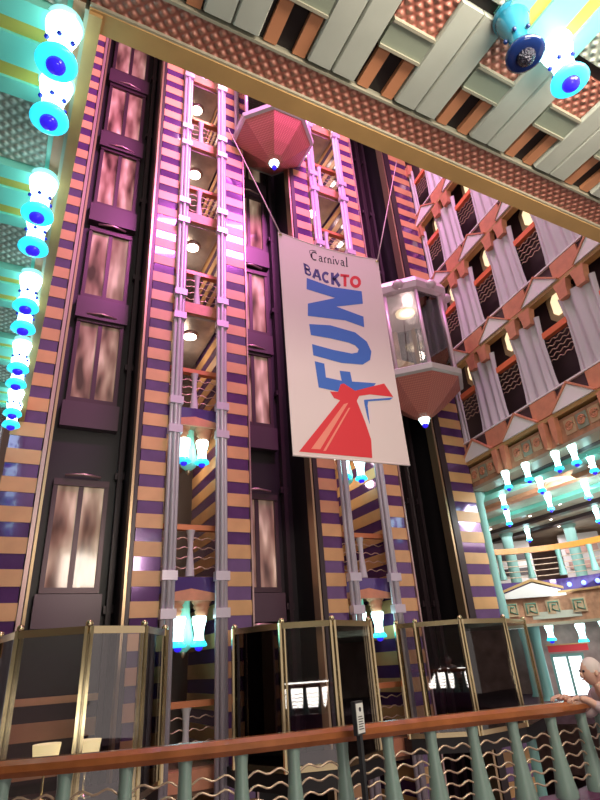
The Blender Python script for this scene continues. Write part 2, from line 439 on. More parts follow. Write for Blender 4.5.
# front edge bands
X0, X1 = -.0, 9
cpart('tan_fascia', MB().box(X0-.1, 2.76, CZ-.10, X1, 2.93, CZ+.35), 'tanbeam')
cpart('fascia_moulding', MB().box(X0-.1, 2.74, CZ-.085, X1, 2.765, CZ+.1), 'mould')
cpart('quilted_band', MB().box(X0-.1, 2.49, CZ-.05, X1, 2.74, CZ+.02), 'quilt')
cpart('band_moulding', MB().box(X0-.1, 2.468, CZ-.065, X1, 2.492, CZ+.1), 'mould')
for k in range(-1, 7):
    x = .70+.93*k                                   # left edge of a louvre pair
    mb = MB()
    for a in (0, .245):
        pr = [(x+a, CZ-.05), (x+a+.012, CZ-.07), (x+a+.223, CZ-.07), (x+a+.235, CZ-.05)]
        mb.prism(pr+[(x+a+.235, CZ+.02), (x+a, CZ+.02)], 1.50, 2.43)
    cpart('louvre_panel', mb, 'louvre')
    for a in (.53, .80): cpart('orange_strip', MB().box(x+a, 2.06, CZ-.03, x+a+.115, 2.455, CZ+.02), 'orange')
    cpart('square_panel', MB().box(x+.50, 1.85, CZ-.06, x+.925, 2.05, CZ+.02), 'square')
    cpart('panel_moulding', MB().box(x+.50, 2.045, CZ-.08, x+.925, 2.07, CZ+.02).box(x+.50, 1.83, CZ-.08, x+.925, 1.855, CZ+.02), 'mould')
    cpart('quilted_square', MB().box(x+.50, 1.50, CZ-.03, x+.925, 1.83, CZ+.02), 'quilt')

# ------------------------------------------------------------------ gaps between the columns
GN = ['left bright gap', 'gap behind the banner']
small = None
for g, (x0, x1) in enumerate(((2.63, 3.95), (6.87, 8.25))):
    w = x1-x0
    for k, z in enumerate(FL):
        t = thing('lobby_balcony', 'lift lobby balcony with rail in the %s, %s deck up' % (GN[g], DECK[k]), 'balcony', (x0, 11.15, z))
        sl = MB().box(.02, .15, -.42, w-.02, 4, 0)
        sl.build('slab', 'soffit' if k > 2 else 'slab', t)
        MB().box(.02, .05, -.34, w-.02, .15, -.02).build('fascia', 'purpleband' if k in (1, 2) else 'terra', t)
        MB().box(.02, .1, .95, w-.02, .25, 1.06).build('handrail', 'copper', t)
        MB().lathe([(.10, 0), (.085, .2), (.055, .55), (.07, .85), (.10, .95)], (w*.5, .17, 0), 12).build('baluster', 'curtain', t)
        for q in range(4):
            pts = [(.02+(w-.04)*i/20, .17, .18+.2*q+.025*sin(i*1.5+q)) for i in range(21)]
            MB().tube(pts, .012, 5).build('wire', 'wire', t)
        if k in (1, 2):
            for bx in (.40, w-.36):
                MB().lathe([(.09, -.95), (.10, -.80), (.15, -.66), (.13, -.63), (.18, -.58), (.15, -.55), (.20, -.49), (.22, -.42)], (bx, .28, 0), 12).build('corbel', 'terra', t)
            MB().prism([(.05, -.36), (w/2, -.25), (w-.05, -.36), (w-.05, -.48), (.05, -.48)], .0, .06).build('pediment', 'terra', t)
            u = thing('hanging_urn_lamp', 'glowing green urn shaped lamp between two pendants in the %s, %s deck' % (GN[g], ('lower', 'upper')[k-1]), 'lamp', (x0+w/2, 11.65, z-.42))
            MB().lathe([(.10, 0), (.11, -.2), (.15, -.38), (.18, -.55), (.16, -.68), (.06, -.75)], n=16).build('urn', 'urn', u); u.scale = (1.1, 1.1, 1.3)
            MB().lathe([(.04, -.74), (.055, -.78), (.015, -.83)], n=10).build('finial', 'gold', u)
            for s, px in enumerate((.47, w-.43) if g == 0 else (.50, w-.40)):
                lab = 'white pendant lamp %s of the %s green urn, %s' % (('left', 'right')[s], ('lower', 'upper')[k-1], GN[g])
                lc = (x0+px, 11.35, z-.76)
                if small is None: small = pendant(lc, lab, small=True); small.scale = (1.1, 1.1, 1.15)
                else: pendant_copy(small, lc, lab)
    # soffit lights
    for k, z in enumerate(FL[2:]+[TOP]):
        u = thing('ceiling_light', 'bright round ceiling light in the %s under deck %s' % (GN[g], DECK[k]), 'light', (x0+w*(.55 if g == 0 else .5), 12.1, z-.42))
        MB().lathe([(.23, 0), (.23, -.03), (.19, -.05)], n=16).build('trim_ring', 'pinktrim', u)
        MB().lathe([(.18, -.03), (.18, -.055), (.06, -.085)], n=16).build('diffuser', 'lightwhite', u)
        point('gap_light', (x0+w*.5, 12.6, z-.95), 16, (1, .80, .62), .12)
        v = thing('spot_lamp', 'small warm downlight in the %s under deck %s, farther back' % (GN[g], DECK[k]), 'light', (x0+w*.25, 13.6, z-.42))
        MB().lathe([(.09, 0), (.09, -.03), (.06, -.05)], n=12).build('trim_ring', 'pinktrim', v)
        MB().lathe([(.06, -.03), (.06, -.055), (.02, -.065)], n=12).build('diffuser', 'lightwhite', v)

# ------------------------------------------------------------------ right hand curtained balconies
TH = rad(7); P0 = Vector((11.42, 11.0, 0))
RZ = math.atan2(-cos(TH), -sin(TH))                # local x runs from the lifts towards the viewer, y into the wall
def FW(t, y, z): return (P0.x-sin(TH)*t+cos(TH)*y, P0.y-cos(TH)*t-sin(TH)*y, z)
RF = [7.1, 10.13, 13.2, 16.2]
RN = ['lowest', 'second lowest', 'second highest', 'highest']
BAYS = [.5, 2.3, 4.1, 5.9, 7.7]
CUR = [.08, 1.4, 3.2, 5.0, 6.8]
wb = MB()
for z in RF:
    pass
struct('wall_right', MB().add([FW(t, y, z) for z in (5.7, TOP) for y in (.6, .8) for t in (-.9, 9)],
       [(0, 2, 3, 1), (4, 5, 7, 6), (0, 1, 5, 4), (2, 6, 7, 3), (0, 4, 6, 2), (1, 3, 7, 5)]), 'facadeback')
def curtain_mb(w, h, folds=7, amp=.05):
    n = folds*14; top = []; mb = MB(); vs = []; fs = []
    lv = [0, .15, .6, .92, 1]
    for l in lv:
        ww = w*(1.0-.10*sin(PI*min(1, l*1.0))) ; 
        for i in range(n+1):
            u = i/n; vs.append(((u-.5)*ww, amp*sin(u*folds*2*PI+1.3*sin(u*7))*(1-.35*l)+.02*sin(u*23+l*3), h*l))
    m = n+1
    for j in range(len(lv)-1):
        for i in range(n): fs.append((j*m+i, j*m+i+1, (j+1)*m+i+1, (j+1)*m+i))
    mb.add(vs, fs, True)
    # back face gives the cloth a thickness
    vs2 = [(x, y+.012, z) for x, y, z in vs]
    mb.add(vs2, [f[::-1] for f in fs], True)
    return mb
def valance_mb(w):
    mb = MB()
    for s in (-1, 1):
        cx = s*w*.27
        mb.prism([(cx-w*.20, .44), (cx-w*.15, .22), (cx-w*.13, -.02), (cx+w*.13, -.02), (cx+w*.15, .22), (cx+w*.20, .44)], -.13, .05)
    return mb
for f, z in enumerate(RF):
    t = thing('parapet', 'tan parapet with moulding along the %s curtained deck' % RN[f], 'parapet', FW(0, 0, z), RZ)
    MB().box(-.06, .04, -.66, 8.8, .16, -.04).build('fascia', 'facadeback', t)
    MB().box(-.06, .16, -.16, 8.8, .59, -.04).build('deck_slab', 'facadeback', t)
    MB().box(-.06, -.03, -.04, 8.8, .16, .0).build('floor_edge', 'pedpanel', t)
    MB().box(-.06, -.05, -.70, 8.8, .16, -.60).build('lower_moulding', 'tanbeam', t)
    for c in CUR:
        a, b = c-.42, c+.42
        if c < 1: a, b = -.06, .02
        MB().prism([(a, -.05), (a, -.40), (a-.12 if c > 1 else a, -.56), (b+(.12 if c > 1 else 0), -.56), (b, -.40), (b, -.05)], -.02, .04).build('orange_panel', 'terra', t)
    for i, c in enumerate(BAYS):
        lab = 'pale triangular pediment on the %s curtained deck, %s from the lifts' % (RN[f], ORD[i])
        p = thing('pediment', lab, 'pediment', FW(c, -.03, z-.6), RZ, group='balcony pediments')
        MB().prism([(-.64, 0), (.0, .49), (.64, 0), (.66, .03), (.0, .555), (-.66, .03)], -.10, .02).build('pediment_border', 'terra', p)
        MB().prism([(-.63, .0), (.63, .0), (0, .482)], -.07, .02).build('pediment_panel', 'pedpanel', p)
        r = thing('balcony_rail', 'orange railing with wavy wires on the %s curtained deck, bay %s from the lifts' % (RN[f], ORD[i]), 'railing', FW(c, .12, z), RZ, group='balcony railings')
        MB().box(-.40, -.06, 1.36, .40, .08, 1.52).build('handrail', 'redrail', r)
        for q in range(5):
            pts = [(-.40+.8*k/18, 0, .72+.13*q+.03*sin(k*1.2+q*2)) for k in range(19)]
            MB().tube(pts, .014, 5).build('wire', 'wire', r)
        wn = thing('lit_window', 'warm lit eight sided window on the %s curtained deck, bay %s from the lifts' % (RN[f], ORD[i]), 'window', FW(c+.05, .6, z+2.28), RZ, group='cabin windows')
        oc = lambda a, h: [(-a, -h*.6), (-a, h*.6), (-a*.6, h), (a*.6, h), (a, h*.6), (a, -h*.6), (a*.6, -h), (-a*.6, -h)]
        MB().prism(oc(.42, .44), -.08, 0).build('window_frame', 'cream', wn)
        MB().prism(oc(.27, .30), -.10, -.08).build('window_pane', 'warmglow', wn)
    for i, c in enumerate(CUR):
        w = 1.0 if c > 1 else .26
        nm = ORD[i] if c > 1 else 'narrow one'
        k = thing('curtain', ('pale lilac gathered curtain on the %s curtained deck, %s' % (RN[f], 'narrow one against the lift column' if c < 1 else ORD[i-1]+' full one from the lifts')), 'curtain', FW(c, .06, z), RZ, group='balcony curtains')
        h = (RF[f+1] if f < 3 else z+3.05)-z-.66-.02
        cm = curtain_mb(w*1.12, h-.32, 4 if c > 1 else 2, .032)
        cm.build('drape', 'curtain', k, loc=(0, 0, .01))
        vm = valance_mb(w); vm.v = [(x, y, zz+h-.44) for x, y, zz in vm.v]
        vm.build('valance', 'terra', k)

# frieze under the lowest curtained deck
fz = thing('frieze', 'carved tan frieze below the lowest curtained deck', 'frieze', FW(0, 0, 5.72), RZ)
MB().box(-.06, .05, 0, 8.8, .5, .62).build('frieze_board', 'frieze', fz)
MB().box(-.06, .0, -.05, 8.8, .5, .03).build('lower_moulding', 'mould', fz)
for c in CUR[1:]:
    for s in (-.17, .17):
        MB().prism([(c+s-.09, .70), (c+s-.08, .35), (c+s-.03, .05), (c+s+.03, .05), (c+s+.08, .35), (c+s+.09, .70)], -.10, .05).build('corbel', 'terra', fz)
def spiral(cx, cz, r, y):
    return [(cx+r*(1-.8*i/22)*cos(i*.6), y, cz+r*(1-.8*i/22)*sin(i*.6)) for i in range(23)]
for c in BAYS:
    for s in (-.36, 0, .36):
        MB().box(c+s-.15, .02, .18, c+s+.15, .06, .54).build('medallion', 'medal' if s else 'square', fz)
        MB().tube(spiral(c+s, .36, .12, .01), .022, 6).build('scroll', 'terra', fz)

# ------------------------------------------------------------------ lounge beyond the balconies (lower right)
struct('ceiling_lounge', MB().slab([FW(-3, .52, 0)[:2], FW(9.5, .52, 0)[:2], (24, 1), (24, 22), (12, 22)], 5.72, 6.0), 'greenceil')
for i, (a, b, c, d, m) in enumerate(((12.0, 5, 12.5, 20, 'teal'), (13.3, 4, 13.6, 20, 'terra'), (14.8, 4, 15.3, 20, 'teal'), (16.4, 4, 16.7, 20, 'dark'), (17.8, 4, 18.2, 20, 'dark'))):
    struct('trim_%d' % (i+1), MB().box(a, b, 5.60, c, d, 5.72), m)
struct('wall_far', MB().box(23, 1, -3.5, 23.3, 22, 6).box(11, 21.7, -3.5, 23, 22, 6), 'loungewall')
LR = [(10.98, 9.4), (11.0, 8.75), (11.05, 7.9), (11.08, 7.45), (12.2, 9.4), (12.5, 11.0), (14.2, 10.8), (14.4, 12.65), (12.1, 7.75), (14.2, 9.5), (17.5, 14.6), (17.5, 11.6), (11.1, 6.0), (12.3, 6.2)]
for i, (x, y) in enumerate(LR):
    lab = ['white lounge pendant lamp under the frieze, nearest the lift column', 'white lounge pendant lamp under the frieze, second from the lift column', 'white lounge pendant lamp under the frieze, left lamp of the middle pair',
           'white lounge pendant lamp under the frieze, right lamp of the middle pair', 'white lounge pendant lamp in the second row, nearest the lift column', 'white lounge pendant lamp close to the teal column, upper one',
           'white lounge pendant lamp in the third row, middle of the ceiling', 'white lounge pendant lamp close to the teal column, lower one', 'white lounge pendant lamp in the second row, at the right edge, upper',
           'white lounge pendant lamp in the third row, towards the right edge', 'white lounge pendant lamp far back over the orange railing', 'white lounge pendant lamp far back at the right edge',
           'white lounge pendant lamp under the frieze, beyond the right edge', 'white lounge pendant lamp in the second row, beyond the right edge'][i]
    pendant_copy(small, (x, y, 5.68), lab).scale = (.75, .75, .95)
    if i % 2 == 0 or i > 9: pass
for i, (x, y) in enumerate([(13.0, 10), (15.9, 13), (15.6, 11.5), (17.2, 13.2), (16, 15), (18.6, 14), (18.5, 12), (13, 8.4), (15.5, 9.3)]):
    v = thing('spot_lamp', 'small round downlight in the lounge ceiling at the lower right', 'light', (x, y, 5.72), group='lounge downlights')
    MB().lathe([(.08, 0), (.08, -.03), (.05, -.04)], n=10).build('trim_ring', 'pinktrim', v)
    MB().lathe([(.05, -.03), (.05, -.05), (.01, -.06)], n=10).build('diffuser', 'lightwhite', v)

t = thing('round_column', 'teal round column right of the last striped column', 'column', (11.85, 11.35, -3.5))
MB().lathe([(.17, 0), (.17, 6.4), (.15, 6.45), (.15, 8.95), (.19, 9.0), (.24, 9.2)], n=18).build('shaft', 'tealcol', t)
MB().box(-.3, -.12, 3.6, -.18, .1, 6.6).build('purple_strip', 'purpleband', t)

# balcony at the second deck of the lounge
BP = [(12.9, 13.6), (13.6, 13.0), (14.4, 12.6), (15.1, 12.0), (15.55, 11.2), (15.7, 10.2), (15.6, 9.0)]
BPS = [tuple(p) for p in smooth_poly(BP, 5)]
BP3 = lambda z: [(x, y, z) for x, y in BPS]
struct('floor_lounge', MB().slab(BP+[(23, 9), (23, 21), (12.9, 21)], 2.95, 3.28), 'slab')
t = thing('lounge_railing', 'curved balcony railing with orange wooden rail in the lower right lounge', 'railing', (12.9, 13.6, 3.3))
sh = lambda L: [(x-12.9, y-13.6, z-3.3) for x, y, z in L]
MB().sweep(sh(BP3(4.36)), [(-.09, -.09), (.09, -.09), (.09, .08), (-.09, .08)]).build('handrail', 'orangewood', t)
for i in range(6):
    for q in (.3,):
        x = BP[i][0]*(1-q)+BP[i+1][0]*q-12.9; y = BP[i][1]*(1-q)+BP[i+1][1]*q-13.6
        MB().lathe([(.12, .2), (.08, .5), (.07, .75), (.09, .97)], (x, y, 0), 10).build('baluster', 'tealcol', t)
for q in range(4): MB().tube(sh(BP3(3.55+.17*q)), .014, 5).build('wire', 'wire', t)
t = thing('purple_fascia', 'glossy purple fascia with blue lights below the orange lounge railing', 'fascia', (12.9, 13.6, 3.0))
sh = lambda L: [(x-12.9, y-13.6, z-3.0) for x, y, z in L]
MB().sweep(sh(BP3(3.0)), [(-.10, 0.06), (.05, .06), (.05, .40), (-.10, .40)]).build('fascia_band', 'purpleband', t)
MB().sweep(sh(BP3(3.0)), [(-.14, .0), (.05, .0), (.05, .06), (-.14, .06)]).build('fascia_moulding', 'tanbeam', t)
for i, (x, y, z) in enumerate(((15.40, 11.25, 3.2), (15.5, 10.85, 3.2), (15.58, 10.4, 3.2), (15.6, 10.1, 3.2), (15.2, 11.6, 3.2))):
    MB().ball((x-12.9-.04, y-13.6, z-3), .07, 8).build('blue_light', 'bluespot', t)
t = thing('lounge_pediment', 'wide white pediment below the orange lounge railing', 'pediment', (14.42, 12.42, 2.92), math.atan2(-.55, 1))
MB().prism([(-1.05, .1), (0, .42), (1.05, .1), (1.05, .0), (-1.05, .0)], -.16, -.02).build('pediment_panel', 'pedpanel', t)
MB().prism([(-1.2, .1), (0, .46), (1.2, .1), (1.2, .17), (0, .54), (-1.2, .17)], -.2, -.02).build('pediment_border', 'tanbeam', t)
t = thing('lounge_frieze', 'tan frieze with square medallions under the purple fascia', 'frieze', (12.9, 13.6, 2.2))
sh = lambda L: [(x-12.9, y-13.6, z-2.2) for x, y, z in L]
MB().sweep(sh(BP3(2.2)), [(-.04, 0), (.2, 0), (.2, .82), (-.04, .82)]).build('frieze_board', 'frieze', t)
MB().sweep(sh(BP3(2.2)), [(-.10, -.08), (.2, -.08), (.2, 0), (-.10, 0)]).build('frieze_moulding', 'mould', t)
for i, (px, py, q) in enumerate(((13.25, 13.3, .7), (13.85, 12.87, .55), (14.4, 12.6, .6), (14.9, 12.17, .75), (15.35, 11.6, .95), (15.62, 10.7, 1.3))):
    a = -q; dx, dy = cos(a), sin(a); nx, ny = sin(a)*1., -cos(a)
    ox, oy = px-12.9+nx*.05, py-13.6+ny*.05
    vs = []
    for dz in (.22, .62):
        for e in (-.2, .2):
            for d in (0, .05): vs.append((ox+dx*e+nx*d, oy+dy*e+ny*d, dz))
    MB().add(vs, [(0, 1, 3, 2), (4, 6, 7, 5), (0, 4, 5, 1), (2, 3, 7, 6), (1, 5, 7, 3), (0, 2, 6, 4)]).build('medallion', 'medal', t)
    MB().tube([(ox+dx*e*.14+nx*.07, oy+dy*e*.14+ny*.07, .42+.14*f) for e, f in ((-1, -1), (-1, 1), (1, 1), (1, -1), (-.4, -.5), (-.2, .5), (.5, .4))], .025, 6).build('scroll', 'tealmedal', t)
# rooms behind and below that balcony
struct('ceiling_lobby', MB().slab([(12.5, 14.5), (15.9, 11), (15.9, 4), (23, 4), (23, 21), (12.5, 21)], 2.3, 2.5), 'greenceil')
struct('floor_lobby', MB().slab([(12.2, 13.5), (14.5, 10), (14.5, 3), (23, 3), (23, 21), (12.2, 21)], -.3, 0), 'carpet')
for i, (x, y) in enumerate(((15.4, 17), (17.2, 15.4), (18.6, 13.6), (19.6, 11.5))):
    t = thing('lounge_column', 'teal column behind the orange lounge railing, %s from the left' % ORD[i], 'column', (x, y, 3.28))
    MB().lathe([(.24, 0), (.2, .12), (.2, 2.2), (.28, 2.36)], n=14).build('shaft', 'tealcol', t)
for i, (x, y, m) in enumerate(((16.5, 18.2, 'curtain'), (18.5, 16.5, 'pedpanel'), (20.2, 14.5, 'curtain'), (21.3, 12, 'tan'))):
    t = thing('room_divider', ['pink draped panel behind the orange lounge railing, leftmost', 'white panel with dark shelves behind the orange lounge railing', 'pale draped panel behind the orange lounge railing, second from the right', 'tan striped panel behind the orange lounge railing, at the right edge'][i], 'panel', (x, y, 3.28), -.75)
    if i == 3: 
        st = stripes(-.7, .7, -.1, .1, .0, 2.3); st.build('panel', ['tan', 'dark'], t)
    else:
        MB().box(-.75, -.08, 0, .75, .08, 2.3).build('panel', m, t)
        for q in range(3): MB().box(-.6, -.16, .35+.6*q, .6, -.08, .62+.6*q).build('shelf', 'dark' if i == 1 else 'loungewall', t)
for i, (x, y) in enumerate(((15.0, 12.6), (16.2, 11.6), (17.6, 13.5), (19.5, 12.5))):
    pendant_copy(small, (x, y, 2.18), 'white lobby pendant lamp under the medallion frieze, %s from the left' % ORD[i], 1.0 if i < 2 else 1.2)
# daylight window of the lobby
w = bpy.data.objects.new('window_1', None); C.objects.link(w); w['kind'] = 'structure'; w.location = (17.2, 14.0, 0); w.rotation_euler = (0, 0, -.88)
for a in (-.44, .03):
    MB().box(a, -.03, .05, a+.41, .03, 1.20).build('window_pane', 'daylight', w)
MB().box(-.52, -.08, 1.2, .52, .1, 1.3).box(-.52, -.06, 0, -.44, .08, 1.2).box(.44, -.06, 0, .52, .08, 1.2).box(-.04, -.05, .0, .04, .06, 1.2).build('window_frame', 'tealcol', w)
t = thing('red_sign_board', 'red board above the bright lobby window', 'board', (17.2, 13.85, 1.36), -.88)
MB().box(-.65, -.1, 0, .6, .1, .20).build('board', 'inkred', t); MB().box(-.7, -.12, .2, .65, .12, .24).build('board_cap', 'tan', t)
for i, (x, y, m) in enumerate(((14.6, 14.6, 'baluster'), (15.9, 14.0, 'tealcol'), (18.6, 13.0, 'tealcol'))):
    t = thing('lobby_column', ['pale column left of the bright lobby window', 'teal column just left of the bright lobby window', 'teal column right of the bright lobby window'][i], 'column', (x, y, 0))
    MB().lathe([(.22, 0), (.17, .1), (.15, 1.6), (.22, 2.3)], n=14).build('shaft', m, t)
struct('wall_lobby', MB().slab([(13.6, 18.4), (22.3, 11.2), (22.5, 11.4), (13.8, 18.6)], 0, 2.3), 'loungewall')

# ------------------------------------------------------------------ lift cars
def lift_car(loc, label):
    t = thing('lift_car', label, 'lift car', loc)
    n = 8; ph = PI/8
    MB().lathe([(.10, 0), (.30, .10), (.62, .34), (.98, .66), (1.22, .90)], n=n, smooth=False, ph=ph).build('hull', 'hull', t)
    MB().lathe([(1.22, .88), (1.30, .92), (1.32, 1.06), (1.24, 1.12), (1.1, 1.13)], n=n, smooth=False, ph=ph).build('rim', 'rim', t)
    MB().lathe([(1.12, 3.55), (1.28, 3.58), (1.36, 3.74), (1.28, 3.92), (1.18, 4.0), (.6, 4.08)], n=n, smooth=False, ph=ph).build('canopy', 'canopy', t)
    for i in range(n):
        a = 2*PI*i/n+ph; b = a+2*PI/n
        MB().tube([(1.16*cos(a), 1.16*sin(a), 1.12), (1.16*cos(a), 1.16*sin(a), 3.56)], .05, 8).build('post', 'canopy', t)
        p, q = (1.13*cos(a), 1.13*sin(a)), (1.13*cos(b), 1.13*sin(b))
        if sin((a+b)/2) < .9:
            MB().slab([p, q, (q[0]*.985, q[1]*.985), (p[0]*.985, p[1]*.985)], 1.13, 3.55).build('glass_panel', 'cabglass', t)
        else:
            MB().slab([p, q, (q[0]*.95, q[1]*.95), (p[0]*.95, p[1]*.95)], 1.13, 3.55).build('rear_wall', 'loungewall', t)
        m = ((p[0]+q[0])*.56, (p[1]+q[1])*.56)
        MB().ball((m[0]*1.06, m[1]*1.06, 3.72), .17, 8, .8).build('canopy_scallop', 'canopy', t)
    MB().lathe([(.16, .02), (.14, -.02), (.09, -.14)], n=12).build('tip_lamp', 'lampwhite', t)
    MB().ball((0, 0, -.16), .085, 10).build('tip_ball', 'lampblue', t)
    MB().lathe([(.3, 3.55), (.3, 3.5), (.1, 3.48)], n=12).build('cab_light', 'warmglow', t)
    point('cab_glow', (loc[0], loc[1]-.2, loc[2]+3.2), 22, (1, .85, .7), .15)
    MB().box(-.5, .55, 1.15, .5, .62, 2.2).build('cab_panel', 'cream', t)
    return t
lift_car((5.42, 10.55, 15.55), 'eight sided glass lift car high in the middle shaft, seen from below')
lift_car((9.50, 10.4, 7.35), 'eight sided glass lift car in the right shaft, beside the banner')

# ------------------------------------------------------------------ banner
BAN = [(4.105, 10.044), (6.757, 10.139), (6.728, 4.944), (4.138, 4.87)]
ART = [
 ('inkblue', [(4.73, 8.975), (5.344, 8.916), (6.141, 9.029), (6.126, 8.683), (5.408, 8.408), (6.09, 8.323), (6.073, 8.043), (5.591, 8.1), (4.68, 7.981), (4.705, 8.295), (5.408, 8.638), (4.706, 8.671)]),
 ('inkblue', [(4.695, 7.779), (5.197, 7.874), (5.812, 7.843), (6.086, 7.674), (6.173, 7.442), (6.107, 7.222), (5.897, 7.066), (5.383, 7.001), (4.73, 7.044), (4.721, 7.303), (5.215, 7.274), (5.658, 7.282), (5.81, 7.343), (5.851, 7.434), (5.769, 7.51), (5.608, 7.544), (5.164, 7.545), (4.712, 7.52)]),
 ('inkblue', [(4.749, 6.91), (4.964, 6.9), (4.972, 6.587), (5.335, 6.579), (5.314, 6.804), (5.562, 6.826), (5.582, 6.606), (6.174, 6.675), (6.098, 6.583), (5.628, 6.405), (5.229, 6.317), (4.787, 6.332)]),
 ('inkred', [(5.036, 6.285), (5.22, 6.308), (5.296, 6.491), (5.374, 6.524), (5.628, 6.401), (6.117, 6.602), (6.385, 6.707), (6.567, 6.423), (5.987, 6.386), (5.71, 6.303), (5.637, 6.179), (5.776, 5.74), (5.864, 5.37), (5.833, 4.995), (4.263, 4.948), (5.246, 6.128), (5.113, 6.158)]),
 ('inkblue', [(5.82, 6.231), (6.565, 6.409), (6.478, 6.343), (5.914, 6.215), (5.884, 6.107), (5.881, 5.712), (5.851, 5.838), (5.817, 6.141)]),
 ('inkpale', [(5.32, 6.053), (5.427, 6.1), (4.7, 5.04), (4.512, 5.027)]),
 ('inkpale', [(5.423, 5.991), (5.46, 5.997), (4.815, 5.022), (4.76, 5.016)]),
]
ARTN = ['letter_n', 'letter_u', 'letter_f', 'funnel', 'funnel_edge', 'funnel_highlight', 'funnel_highlight']
QUADS = {
 'B': [(4.678, 9.369), (4.847, 9.322), (4.858, 9.051), (4.698, 9.082)], 'A': [(4.899, 9.292), (5.108, 9.303), (5.094, 9.009), (4.877, 9.034)],
 'C': [(5.127, 9.281), (5.332, 9.299), (5.31, 8.997), (5.101, 8.998)], 'K': [(5.365, 9.323), (5.606, 9.352), (5.588, 8.997), (5.343, 8.989)],
 'T': [(5.615, 9.354), (5.854, 9.405), (5.812, 9.054), (5.59, 9.016)], 'O': [(5.874, 9.388), (6.175, 9.447), (6.131, 9.12), (5.834, 9.06)],
 'c_C': [(4.878, 9.802), (5.075, 9.828), (5.063, 9.547), (4.868, 9.524)], 'c_a': [(5.072, 9.7), (5.193, 9.715), (5.191, 9.562), (5.071, 9.548)],
 'c_r': [(5.206, 9.717), (5.293, 9.728), (5.291, 9.574), (5.204, 9.564)], 'c_n': [(5.302, 9.729), (5.43, 9.745), (5.427, 9.59), (5.3, 9.575)],
 'c_i': [(5.451, 9.827), (5.504, 9.834), (5.493, 9.598), (5.44, 9.592)], 'c_v': [(5.505, 9.754), (5.635, 9.77), (5.63, 9.614), (5.502, 9.599)],
 'c_a2': [(5.648, 9.772), (5.779, 9.788), (5.774, 9.631), (5.644, 9.616)], 'c_l': [(5.808, 9.923), (5.873, 9.931), (5.851, 9.64), (5.788, 9.633)]}
arc = lambda cx, cy, rx, ry, a, b, n=10: [(cx+rx*cos(rad(a+(b-a)*i/n)), cy+ry*sin(rad(a+(b-a)*i/n))) for i in range(n+1)]
# strokes in a unit box (x right, y up) with a width
GL = {
 'B': [([(.15, 0), (.15, 1)], .26), ([(.15, .94), (.5, .94)]+arc(.5, .75, .32, .19, 90, -90)+[(.15, .56)], .14), ([(.15, .52), (.55, .52)]+arc(.55, .29, .33, .23, 90, -90)+[(.15, .06)], .16)],
 'A': [([(.1, 0), (.46, .98)], .24), ([(.9, 0), (.54, .98)], .24), ([(.25, .3), (.75, .3)], .14)],
 'C': [(arc(.55, .5, .40, .42, 50, 310, 16), .22)],
 'K': [([(.15, 0), (.15, 1)], .26), ([(.2, .42), (.85, 1)], .24), ([(.38, .55), (.88, 0)], .26)],
 'T': [([(0, .91), (1, .91)], .18), ([(.5, 0), (.5, .9)], .28)],
 'O': [(arc(.5, .5, .38, .41, 0, 360, 20), .22)],
 'c_C': [(arc(.55, .45, .40, .40, 45, 300, 16), .10), ([(.17, .3), (.16, .6)], .14), ([(.12, .2), (-.1, .9), (.3, 1.02), (.8, .98)], .05)],
 'c_a': [([(.2, .85), (.5, .98), (.72, .85), (.72, .1), (.95, 0)], .16), (arc(.45, .3, .3, .26, 60, 360, 12), .12)],
 'c_r': [([(.35, 0), (.35, .9)], .22), ([(.4, .7), (.65, .95), (.95, .88)], .16), ([(.1, .03), (.65, .03)], .08)],
 'c_n': [([(.2, 0), (.2, .9)], .16), ([(.25, .7), (.5, .95), (.75, .8), (.78, 0)], .15), ([(.02, .04), (.4, .04)], .07), ([(.6, .04), (.98, .04)], .07)],
 'c_i': [([(.5, 0), (.5, .6)], .36), ([(.5, .82), (.5, .98)], .36), ([(.1, .03), (.95, .03)], .06)],
 'c_v': [([(.12, .95), (.5, .02)], .17), ([(.52, .02), (.9, .95)], .09), ([(0, .95), (.3, .95)], .07)],
 'c_l': [([(.5, 0), (.5, .98)], .38), ([(.1, .02), (.95, .02)], .06)]}
GL['c_a2'] = GL['c_a']
def stroke(mb, pts, w, fn, y0, y1):
    pts = [Vector((a, b)) for a, b in pts]; L, Rr = [], []
    for j, p in enumerate(pts):
        t = (pts[min(j+1, len(pts)-1)]-pts[max(j-1, 0)]).normalized(); nn = Vector((-t.y, t.x))*w/2
        L.append(fn(p+nn)); Rr.append(fn(p-nn))
    for j in range(len(pts)-1): mb.prism([L[j], L[j+1], Rr[j+1], Rr[j]], y0, y1)
def quadmap(q):
    tl, tr, br, bl = [Vector(a) for a in q]
    return lambda p: tuple(((bl*(1-p.x)+br*p.x)*(1-p.y)+(tl*(1-p.x)+tr*p.x)*p.y))
BX, BZ = 5.43, 7.45
bl = lambda pts: [(x-BX, z-BZ) for x, z in pts]
t = thing('hanging_banner', 'tall white fabric banner with blue and red lettering hanging in front of the lifts', 'banner', (BX, 8.0, BZ))
tl, tr, br, bb = bl(BAN)
